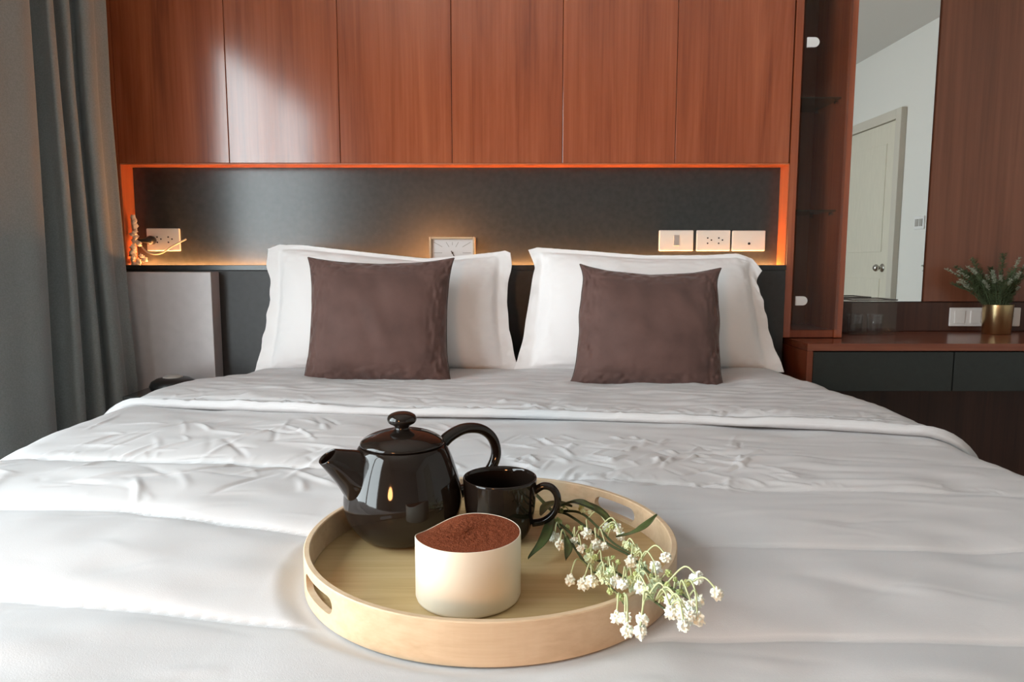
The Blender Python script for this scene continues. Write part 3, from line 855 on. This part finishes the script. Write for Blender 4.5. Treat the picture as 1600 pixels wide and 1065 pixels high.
# ------------------------------------------------------------------ serving tray
tx, ty, tz = -0.022, 0.735, 0.652
tr = thing('serving_tray', (tx, ty, tz), 'round pale plywood tray with cut-out handles on the duvet', 'tray')
RO, RI, TH = .196, .1895, .0385
wall_o = lathe('rim_wall', [(RI, 0), (RO, 0), (RO, TH - .001), (RO - .001, TH), (RI + .001, TH), (RI, TH - .001), (RI, 0)], M['birch'], tr, (tx, ty, tz), 192, False)
for ang in (215, 37):
    bm = bmesh.new()
    hw_, hr = .026, .0085
    prof = [(hw_ + hr * math.cos(t), hr * math.sin(t)) for t in np.linspace(-math.pi / 2, math.pi / 2, 12)] + [(-hw_ + hr * math.cos(t), hr * math.sin(t)) for t in np.linspace(math.pi / 2, 1.5 * math.pi, 12)]
    a = R_(ang)
    er = Vector((math.cos(a), math.sin(a), 0)); et = Vector((-math.sin(a), math.cos(a), 0))
    c0 = Vector((tx, ty, tz + .0215))
    lo_ = [bm.verts.new(c0 + er * .165 + et * p + Vector((0, 0, q))) for p, q in prof]
    hi_ = [bm.verts.new(c0 + er * .22 + et * p + Vector((0, 0, q))) for p, q in prof]
    n = len(prof)
    bm.faces.new(lo_); bm.faces.new(list(reversed(hi_)))
    for k in range(n):
        bm.faces.new((lo_[k], hi_[k], hi_[(k + 1) % n], lo_[(k + 1) % n]))
    bmesh.ops.recalc_face_normals(bm, faces=list(bm.faces))
    cut = from_bm('cutter', bm)
    md = wall_o.modifiers.new('slot', 'BOOLEAN'); md.operation = 'DIFFERENCE'; md.object = cut; md.solver = 'EXACT'
    dg = bpy.context.evaluated_depsgraph_get()
    me = bpy.data.meshes.new_from_object(wall_o.evaluated_get(dg))
    wall_o.modifiers.clear()
    wall_o.data = me
    bpy.data.objects.remove(cut)
lathe('tray_floor', [(0, .002), (RI - .0003, .002), (RI - .0003, .0085), (0, .0085)], M['birch_floor'], tr, (tx, ty, tz), 128, False)
FZ = tz + .0087

# ------------------------------------------------------------------ teapot
tpx, tpy = -.127, .797
tp = thing('teapot', (tpx, tpy, FZ), 'glossy black ceramic teapot with round knobbed lid on the tray', 'teapot')
def sm(prof, n=5):
    return [(max(0, p[0]), p[1]) for p in spline(prof, n)]
body = [(0, .001)] + sm([(.041, 0), (.050, .005), (.0595, .016), (.066, .029), (.0685, .043), (.0668, .060), (.0622, .078), (.0568, .094), (.0522, .1045), (.0495, .1085)]) + [(.047, .1095), (.045, .107), (.045, .100)]
lathe('body', body, M['ceramic'], tp, (tpx, tpy, FZ), 96)
lid = lathe('lid', [(.0442, .104), (.0442, .109)] + sm([(.0478, .1098), (.0484, .1115), (.046, .1148), (.037, .1200), (.024, .1242), (.012, .1262), (.0085, .1275)], 4), M['ceramic'], tp, (tpx, tpy, FZ), 96)
lathe('knob', sm([(.0085, .1265), (.0080, .1292), (.0105, .1318), (.0152, .1345), (.0170, .1385), (.0152, .1430), (.0095, .1460), (.003, .1470), (0, .1471)], 4), M['ceramic'], lid, (tpx, tpy, FZ), 64)
ha = R_(33)
def pot_pt(r, h): return (tpx + r * math.cos(ha), tpy + r * math.sin(ha), FZ + h)
hp = spline([pot_pt(.046, .098) + (.0075,), pot_pt(.062, .110) + (.0070,), pot_pt(.083, .1165) + (.0066,), pot_pt(.106, .1125) + (.0064,), pot_pt(.122, .099) + (.0062,), pot_pt(.1275, .079) + (.0061,), pot_pt(.119, .060) + (.0062,), pot_pt(.100, .046) + (.0066,), pot_pt(.075, .038) + (.0075,), pot_pt(.060, .035) + (.0085,)], 6)
tube('handle', hp, [p[3] for p in hp], M['ceramic'], tp, 16, (1.0, 1.25))
# spout: open tapering tube cut on the slant
def spout():
    top = spline([(.036, .100), (.050, .1085), (.064, .1120), (.079, .1150)], 6)
    bot = spline([(.046, .030), (.0655, .052), (.0795, .076), (.0975, .1010)], 6)
    wid = spline([(.028,), (.0225,), (.0165,), (.0115,)], 6)
    nn = len(top); seg = 28; v = []; f = []
    def ring(i, k=1.0, back=0.0):
        cx, ch = (top[i] + bot[i]) / 2; hx, hh = (top[i] - bot[i]) / 2 * k
        out = []
        for q in range(seg):
            a = 2 * math.pi * q / seg
            c = math.cos(a); sd_ = wid[i][0] * k * math.sin(a) * (1 - .22 * c)
            r = cx + hx * c - back; h = ch + hh * c - back * .8
            out.append((tpx - r * math.cos(ha) - sd_ * math.sin(ha), tpy - r * math.sin(ha) + sd_ * math.cos(ha), FZ + h))
        return out
    rings = [ring(i) for i in range(nn)] + [ring(nn - 1, .93, -.0003)] + [ring(i, .80, .0008) for i in range(nn - 1, nn - 10, -1)]
    for r in rings: v += r
    for i in range(len(rings) - 1):
        for k in range(seg):
            k2 = (k + 1) % seg
            f.append((i * seg + k, i * seg + k2, (i + 1) * seg + k2, (i + 1) * seg + k))
    return mesh('spout', v, f, M['ceramic'], tp, True)
so = spout()
bm = bmesh.new(); bm.from_mesh(so.data); bmesh.ops.recalc_face_normals(bm, faces=list(bm.faces)); bm.to_mesh(so.data); bm.free()

# ------------------------------------------------------------------ cup
cpx, cpy = -.014, .793
cp = thing('coffee_cup', (cpx, cpy, FZ), 'glossy black cup beside the teapot on the tray', 'cup')
outer = sm([(.026, 0), (.031, .003), (.036, .012), (.0395, .026), (.0415, .044), (.0425, .060), (.0428, .0705)], 4)
lathe('body', [(0, .002)] + outer + [(.0422, .0718), (.0410, .0714), (.0402, .066), (.039, .044), (.036, .024), (.030, .010), (.02, .006), (0, .005)], M['ceramic'], cp, (cpx, cpy, FZ), 80)
hc = R_(-8)
def cup_pt(r, h): return (cpx + r * math.cos(hc), cpy + r * math.sin(hc), FZ + h)
ch = spline([cup_pt(.040, .0560), cup_pt(.050, .0625), cup_pt(.060, .0610), cup_pt(.0665, .052), cup_pt(.0665, .040), cup_pt(.061, .029), cup_pt(.051, .021), cup_pt(.038, .0175)], 6)
tube('handle', ch, [.0042] * len(ch), M['ceramic'], cp, 14, (1.0, 1.35))

# ------------------------------------------------------------------ cream pot filled with cocoa
qx, qy, qr, qh = -.042, .648, .0505, .0625
ct = thing('dessert_pot', (qx, qy, FZ), 'short cream cylinder dessert pot topped with cocoa powder on the tray', 'dessert')
seg = 128
def rimh(a):
    d = max(0, math.cos(a - R_(146)))
    return qh - .009 * d ** 5
pv = []; pf = []
prof = [('o', .0, .0), ('o', qr - .004, .0), ('o', qr - .001, .0012), ('o', qr, .004), ('t', qr, 0), ('t', qr - .0003, .0006), ('t', qr - .0008, .0006), ('t', qr - .0011, .0), ('t', qr - .0011, -.010)]
for k in range(seg):
    a = 2 * math.pi * k / seg
    for kind, r, z in prof:
        pv.append((qx + r * math.cos(a), qy + r * math.sin(a), FZ + (z if kind == 'o' else rimh(a) + z)))
n = len(prof)
for k in range(seg):
    k2 = (k + 1) % seg
    for i in range(n - 1):
        pf.append((k * n + i, k2 * n + i, k2 * n + i + 1, k * n + i + 1))
cyo = mesh('pot_wall', pv, pf, M['pot_white'], ct, True)
# cocoa surface
fv = [(qx, qy, FZ + qh + .001)]; ff = []
nr = 34
rs2 = np.random.RandomState(9)
for i in range(1, nr + 1):
    r = (qr - .0011) * i / nr
    for k in range(seg):
        a = 2 * math.pi * k / seg
        t = i / nr
        h = (qh + .001) * (1 - t ** 2) + (rimh(a) + .0004) * t ** 2
        h += rs2.uniform(-.0006, .0006) * (1 - t ** 8) + .0010 * math.sin(9 * a + 20 * t) * t * (1 - t)
        fv.append((qx + r * math.cos(a), qy + r * math.sin(a), FZ + h))
for k in range(seg):
    ff.append((0, 1 + k, 1 + (k + 1) % seg))
for i in range(nr - 1):
    for k in range(seg):
        k2 = (k + 1) % seg
        b0 = 1 + i * seg
        ff.append((b0 + k, b0 + seg + k, b0 + seg + k2, b0 + k2))
mesh('cocoa_topping', fv, ff, M['cocoa'], ct, True)

# ------------------------------------------------------------------ flower spray on the tray
fs = thing('flower_spray', (.06, .75, FZ), 'spray of small white flowers with dark leaves lying over the tray rim', 'flowers')
BL = [(0.048, 0.762, 0.672), (0.052, 0.731, 0.676), (0.067, 0.731, 0.679), (0.072, 0.703, 0.683), (0.082, 0.739, 0.685), (0.089, 0.716, 0.682), (0.107, 0.757, 0.685), (0.113, 0.725, 0.696), (0.115, 0.716, 0.691), (0.097, 0.704, 0.686), (0.12, 0.649, 0.703), (0.113, 0.641, 0.696), (0.141, 0.62, 0.71), (0.131, 0.615, 0.703), (0.055, 0.638, 0.68), (0.067, 0.631, 0.679), (0.074, 0.622, 0.686), (0.091, 0.623, 0.694), (0.094, 0.61, 0.692), (0.085, 0.618, 0.691), (0.096, 0.583, 0.702), (0.105, 0.587, 0.700), (0.109, 0.571, 0.704), (0.114, 0.562, 0.704), (0.114, 0.606, 0.696), (0.121, 0.629, 0.695), (0.153, 0.558, 0.719), (0.161, 0.527, 0.721), (0.127, 0.538, 0.71), (0.131, 0.523, 0.714), (0.123, 0.518, 0.71), (0.131, 0.498, 0.717), (0.139, 0.501, 0.714), (0.126, 0.491, 0.714), (0.13, 0.517, 0.71), (0.137, 0.513, 0.718), (0.144, 0.518, 0.719), (0.091, 0.538, 0.695), (0.085, 0.542, 0.693), (0.09, 0.521, 0.693), (0.101, 0.518, 0.704), (0.098, 0.511, 0.698), (0.078, 0.673, 0.686), (0.087, 0.651, 0.686), (0.125, 0.582, 0.704), (0.119, 0.572, 0.703)]
BR = [[(0.052, 0.842, 0.673), (0.066, 0.821, 0.677), (0.083, 0.768, 0.682), (0.1, 0.701, 0.689), (0.115, 0.658, 0.695), (0.124, 0.607, 0.701), (0.133, 0.571, 0.706), (0.141, 0.537, 0.712)],
      [(0.048, 0.826, 0.672), (0.065, 0.76, 0.678), (0.076, 0.7, 0.682), (0.09, 0.654, 0.688), (0.102, 0.61, 0.695), (0.11, 0.569, 0.702), (0.122, 0.532, 0.705)],
      [(0.048, 0.826, 0.672), (0.065, 0.726, 0.678), (0.073, 0.669, 0.682), (0.083, 0.624, 0.688), (0.091, 0.577, 0.695), (0.094, 0.554, 0.697)],
      [(0.052, 0.831, 0.677), (0.08, 0.807, 0.684), (0.095, 0.742, 0.69), (0.104, 0.691, 0.694), (0.117, 0.651, 0.7)]]
tube('stalk', spline([(0.030, 0.888, 0.680), (0.040, 0.862, 0.677), (0.051, 0.835, 0.674)], 4), .0022, M['leaf'], fs, 8)
allb = []
for b in BR:
    p = spline(b, 7)
    n = len(p)
    tube('branch', p, [.0017 - .0007 * i / n for i in range(n)], M['stem'], fs, 7)
    allb += [Vector(q) for q in p]
random.seed(4)
bm = bmesh.new()
bmesh.ops.create_icosphere(bm, subdivisions=3, radius=1)
for v in bm.verts:
    d = v.co.normalized()
    k = max(0, math.sin(6 * math.atan2(d.y, d.x) + 2.5 * d.z)) * max(0, math.sin(5 * math.acos(max(-1, min(1, d.z)))))
    v.co = d * random.choice([0.66, 0.8, 1.0, 1.18]) * (0.92 + 0.2 * k)
bl_me = bpy.data.meshes.new('blossom'); bm.to_mesh(bl_me); bm.free(); bl_me.materials.append(M['blossom'])
bl_me2 = bl_me.copy(); bl_me2.materials.clear(); bl_me2.materials.append(M['blossom_green'])
for i, b in enumerate(BL):
    p = Vector(b)
    # joint a little upstream of the blossom
    near = sorted(allb, key=lambda q: (q - p).length + (0.02 if q.y < p.y else 0))[0]
    up = max(allb, key=lambda q: -((q - (near + Vector((-.006, .016, 0)))).length))
    j = up if (up - p).length < .05 else near
    mid = (j + p) / 2 + Vector((random.uniform(-.003, .003), random.uniform(-.002, .004), .010 + .10 * (j - p).length))
    pd_ = spline([tuple(j), tuple(mid), tuple(p + Vector((0, 0, .003)))], 6)
    tube('pedicel', pd_, .0008, M['pedicel'], fs, 5)
    o = link('blossom', bl_me2 if i in (17, 19, 21, 24, 25, 42, 43, 44, 45, 10, 23) else bl_me, None, fs)
    o.location = p; s = random.uniform(.0048, .0064); o.scale = (s, s, s * .9)
    o.rotation_euler = (random.uniform(0, 6), random.uniform(0, 6), random.uniform(0, 6))

bud_me = bl_me.copy(); bud_me.materials.clear(); bud_me.materials.append(M['bud'])
for i in range(40):
    p = random.choice(allb[14:]) + Vector((random.uniform(-.009, .009), random.uniform(-.009, .009), random.uniform(.001, .012)))
    near = min(allb, key=lambda q: (q - p).length)
    tube('bud_stalk', [tuple(near), tuple((near + p) / 2 + Vector((0, 0, .002))), tuple(p)], .0007, M['pedicel'], fs, 5)
    o = link('bud', random.choice([bud_me, bud_me, bl_me2]), None, fs)
    o.location = p; q_ = random.uniform(.0018, .0034); o.scale = (q_, q_, q_ * 1.2)
    o.rotation_euler = (random.uniform(0, 6), random.uniform(0, 6), random.uniform(0, 6))

def leaf(name, pts, width, mat, parent, curl=.002):
    c = spline(pts, 8)
    n = len(c); v = []; f = []
    for i, p in enumerate(c):
        t = i / (n - 1)
        a = c[max(i - 1, 0)]; b = c[min(i + 1, n - 1)]
        d = Vector(b - a).normalized()
        s = d.cross(Vector((0, 0, 1)))
        s = s.normalized() if s.length > 1e-4 else Vector((1, 0, 0))
        w = width * max(.04, math.sin(math.pi * min(1, t * .93 + .06)) ** .8)
        P_ = Vector(p)
        up = Vector((0, 0, curl))
        row = [P_ - s * w + up, P_ - s * w * .5 + up * .3, P_, P_ + s * w * .5 + up * .3, P_ + s * w + up]
        v += row
        v += [q - Vector((0, 0, .0006)) for q in row]
    for i in range(n - 1):
        for k in range(4):
            a0 = i * 10 + k; a1 = (i + 1) * 10 + k
            f.append((a0, a0 + 1, a1 + 1, a1)); f.append((a0 + 5, a1 + 5, a1 + 6, a0 + 6))
        for k in (0, 4):
            f.append((i * 10 + k, (i + 1) * 10 + k, (i + 1) * 10 + k + 5, i * 10 + k + 5))
    return mesh(name, v, f, mat, parent, True)
for pts, w in (([(0.050, 0.828, 0.680), (0.069, 0.812, 0.694), (0.085, 0.790, 0.699), (0.100, 0.759, 0.700), (0.110, 0.722, 0.696)], .0075),
               ([(0.108, 0.700, 0.697), (0.120, 0.688, 0.705), (0.133, 0.687, 0.712), (0.150, 0.703, 0.719)], .0055),
               ([(0.048, 0.822, 0.674), (0.043, 0.778, 0.678), (0.033, 0.735, 0.676), (0.017, 0.712, 0.668)], .0062),
               ([(0.034, 0.800, 0.683), (0.042, 0.822, 0.686), (0.056, 0.832, 0.686), (0.072, 0.815, 0.688)], .0070),
               ([(0.050, 0.822, 0.682), (0.075, 0.800, 0.700), (0.092, 0.764, 0.704)], .0060),
               ([(0.058, 0.735, 0.682), (0.059, 0.706, 0.682), (0.055, 0.690, 0.676)], .0045)):
    leaf('leaf', pts, w, M['leaf'], fs)

# ------------------------------------------------------------------ herb in brass pot on the desk
hpx, hpy, hpz = 1.655, 2.395, .7345
hb = thing('potted_herb', (hpx, hpy, hpz), 'bushy grey-green herb in a brass pot on the desk', 'plant')
lathe('pot', [(0, 0), (.040, 0), (.042, .002), (.0455, .098), (.0455, .100), (.0440, .100), (.0410, .06), (0, .06)], M['brass'], hb, (hpx, hpy, hpz), 48)
lathe('soil', [(0, .088), (.025, .087), (.043, .084), (.0405, .062), (0, .062)], M['soil'], hb, (hpx, hpy, hpz), 32)
random.seed(21)
for k in range(44):
    a = random.uniform(0, 2 * math.pi)
    lean = random.uniform(.02, .10)
    if k < 17: a = random.uniform(2.5, 3.7); lean = random.uniform(.07, .165)  # leftward clump modelled in place of the plant's reflection in the wood panel
    ht = random.uniform(.07, .175) * (1.05 - lean * 1.4)
    bx_, by_ = hpx + .02 * math.cos(a), hpy + .02 * math.sin(a)
    top = (hpx + lean * math.cos(a), min(hpy + lean * math.sin(a) * .8, 2.455), hpz + .09 + ht)
    mid = ((bx_ + top[0]) / 2, (by_ + top[1]) / 2, hpz + .09 + ht * .62)
    path = spline([(bx_, by_, hpz + .07), mid, top], 8)
    v, f = tube_geo(path, [.0014 - .0006 * i / len(path) for i in range(len(path))], 5)
    sp = mesh('sprig', v, f, M['herb'], hb, True)
    v = []; f = []; v2 = []; f2 = []
    for i in range(3, len(path)):
        for q in range(13):
            P_ = Vector(path[i]) + Vector((random.uniform(-1, 1), random.uniform(-1, 1), random.uniform(-1, 1))) * .003
            b = random.uniform(0, 2 * math.pi)
            tipk = i > len(path) - 6 and (k % 3 != 0)
            d = Vector((math.cos(b), math.sin(b), random.uniform(.2, 1.0))).normalized() * random.uniform(.010, .022) * (.45 if tipk else 1)
            s = d.cross(Vector((0, 0, 1))).normalized() * (.0022 if tipk else .0017)
            V_, F_ = (v2, f2) if tipk else (v, f)
            n0 = len(V_)
            V_ += [P_, P_ + d * .5 + s, P_ + d, P_ + d * .5 - s, P_ + d * .5 + Vector((0, 0, .001))]
            F_ += [(n0, n0 + 1, n0 + 4), (n0 + 1, n0 + 2, n0 + 4), (n0 + 2, n0 + 3, n0 + 4), (n0 + 3, n0, n0 + 4)]
    if v: tag(mesh('foliage', v, f, M['herb'], sp), kind='stuff')
    if v2: tag(mesh('flower_tip', v2, f2, M['herb_tip'], sp), kind='stuff')

# ------------------------------------------------------------------ acrylic box with tumblers
ab = thing('acrylic_box', (1.205, 2.395, .7345), 'clear acrylic box with dark rim standing by the mirror on the desk', 'box')
ax0, ax1, ay0, ay1, az0, az1 = 1.130, 1.282, 2.34, 2.46, .7348, .850
t_ = .003
box('base', ax0, ax1, ay0, ay1, az0, az0 + t_, M['acrylic'], ab, 0)
box('side', ax0, ax0 + t_, ay0, ay1, az0 + t_, az1, M['acrylic'], ab, 0)
box('side', ax1 - t_, ax1, ay0, ay1, az0 + t_, az1, M['acrylic'], ab, 0)
box('side', ax0 + t_, ax1 - t_, ay0, ay0 + t_, az0 + t_, az1, M['acrylic'], ab, 0)
box('side', ax0 + t_, ax1 - t_, ay1 - t_, ay1, az0 + t_, az1, M['acrylic'], ab, 0)
rim_m = plain('smoky_rim', (0.10, 0.09, 0.085), 0.3)
box('rim', ax0 - .001, ax1 + .001, ay0 - .001, ay0 + .004, az1, az1 + .004, rim_m, ab, .0008)
box('rim', ax0 - .001, ax1 + .001, ay1 - .004, ay1 + .001, az1, az1 + .004, rim_m, ab, .0008)
box('rim', ax0 - .001, ax0 + .004, ay0 + .004, ay1 - .004, az1, az1 + .004, rim_m, ab, .0008)
box('rim', ax1 - .004, ax1 + .001, ay0 + .004, ay1 - .004, az1, az1 + .004, rim_m, ab, .0008)
for i, (x, y) in enumerate(((1.172, 2.40), (1.240, 2.40))):
    g = lathe('drinking_glass', [(0, 0), (.022, 0), (.0265, .062), (.0255, .062), (.021, .004), (0, .004)], M['tumbler'], None, (x, y, az0 + t_ + .0005), 32)
    tag(g, ('clear tumbler inside the acrylic box, nearer the glass cabinet', 'clear tumbler inside the acrylic box, farther from the glass cabinet')[i], 'glass', 'tumblers in the acrylic box')
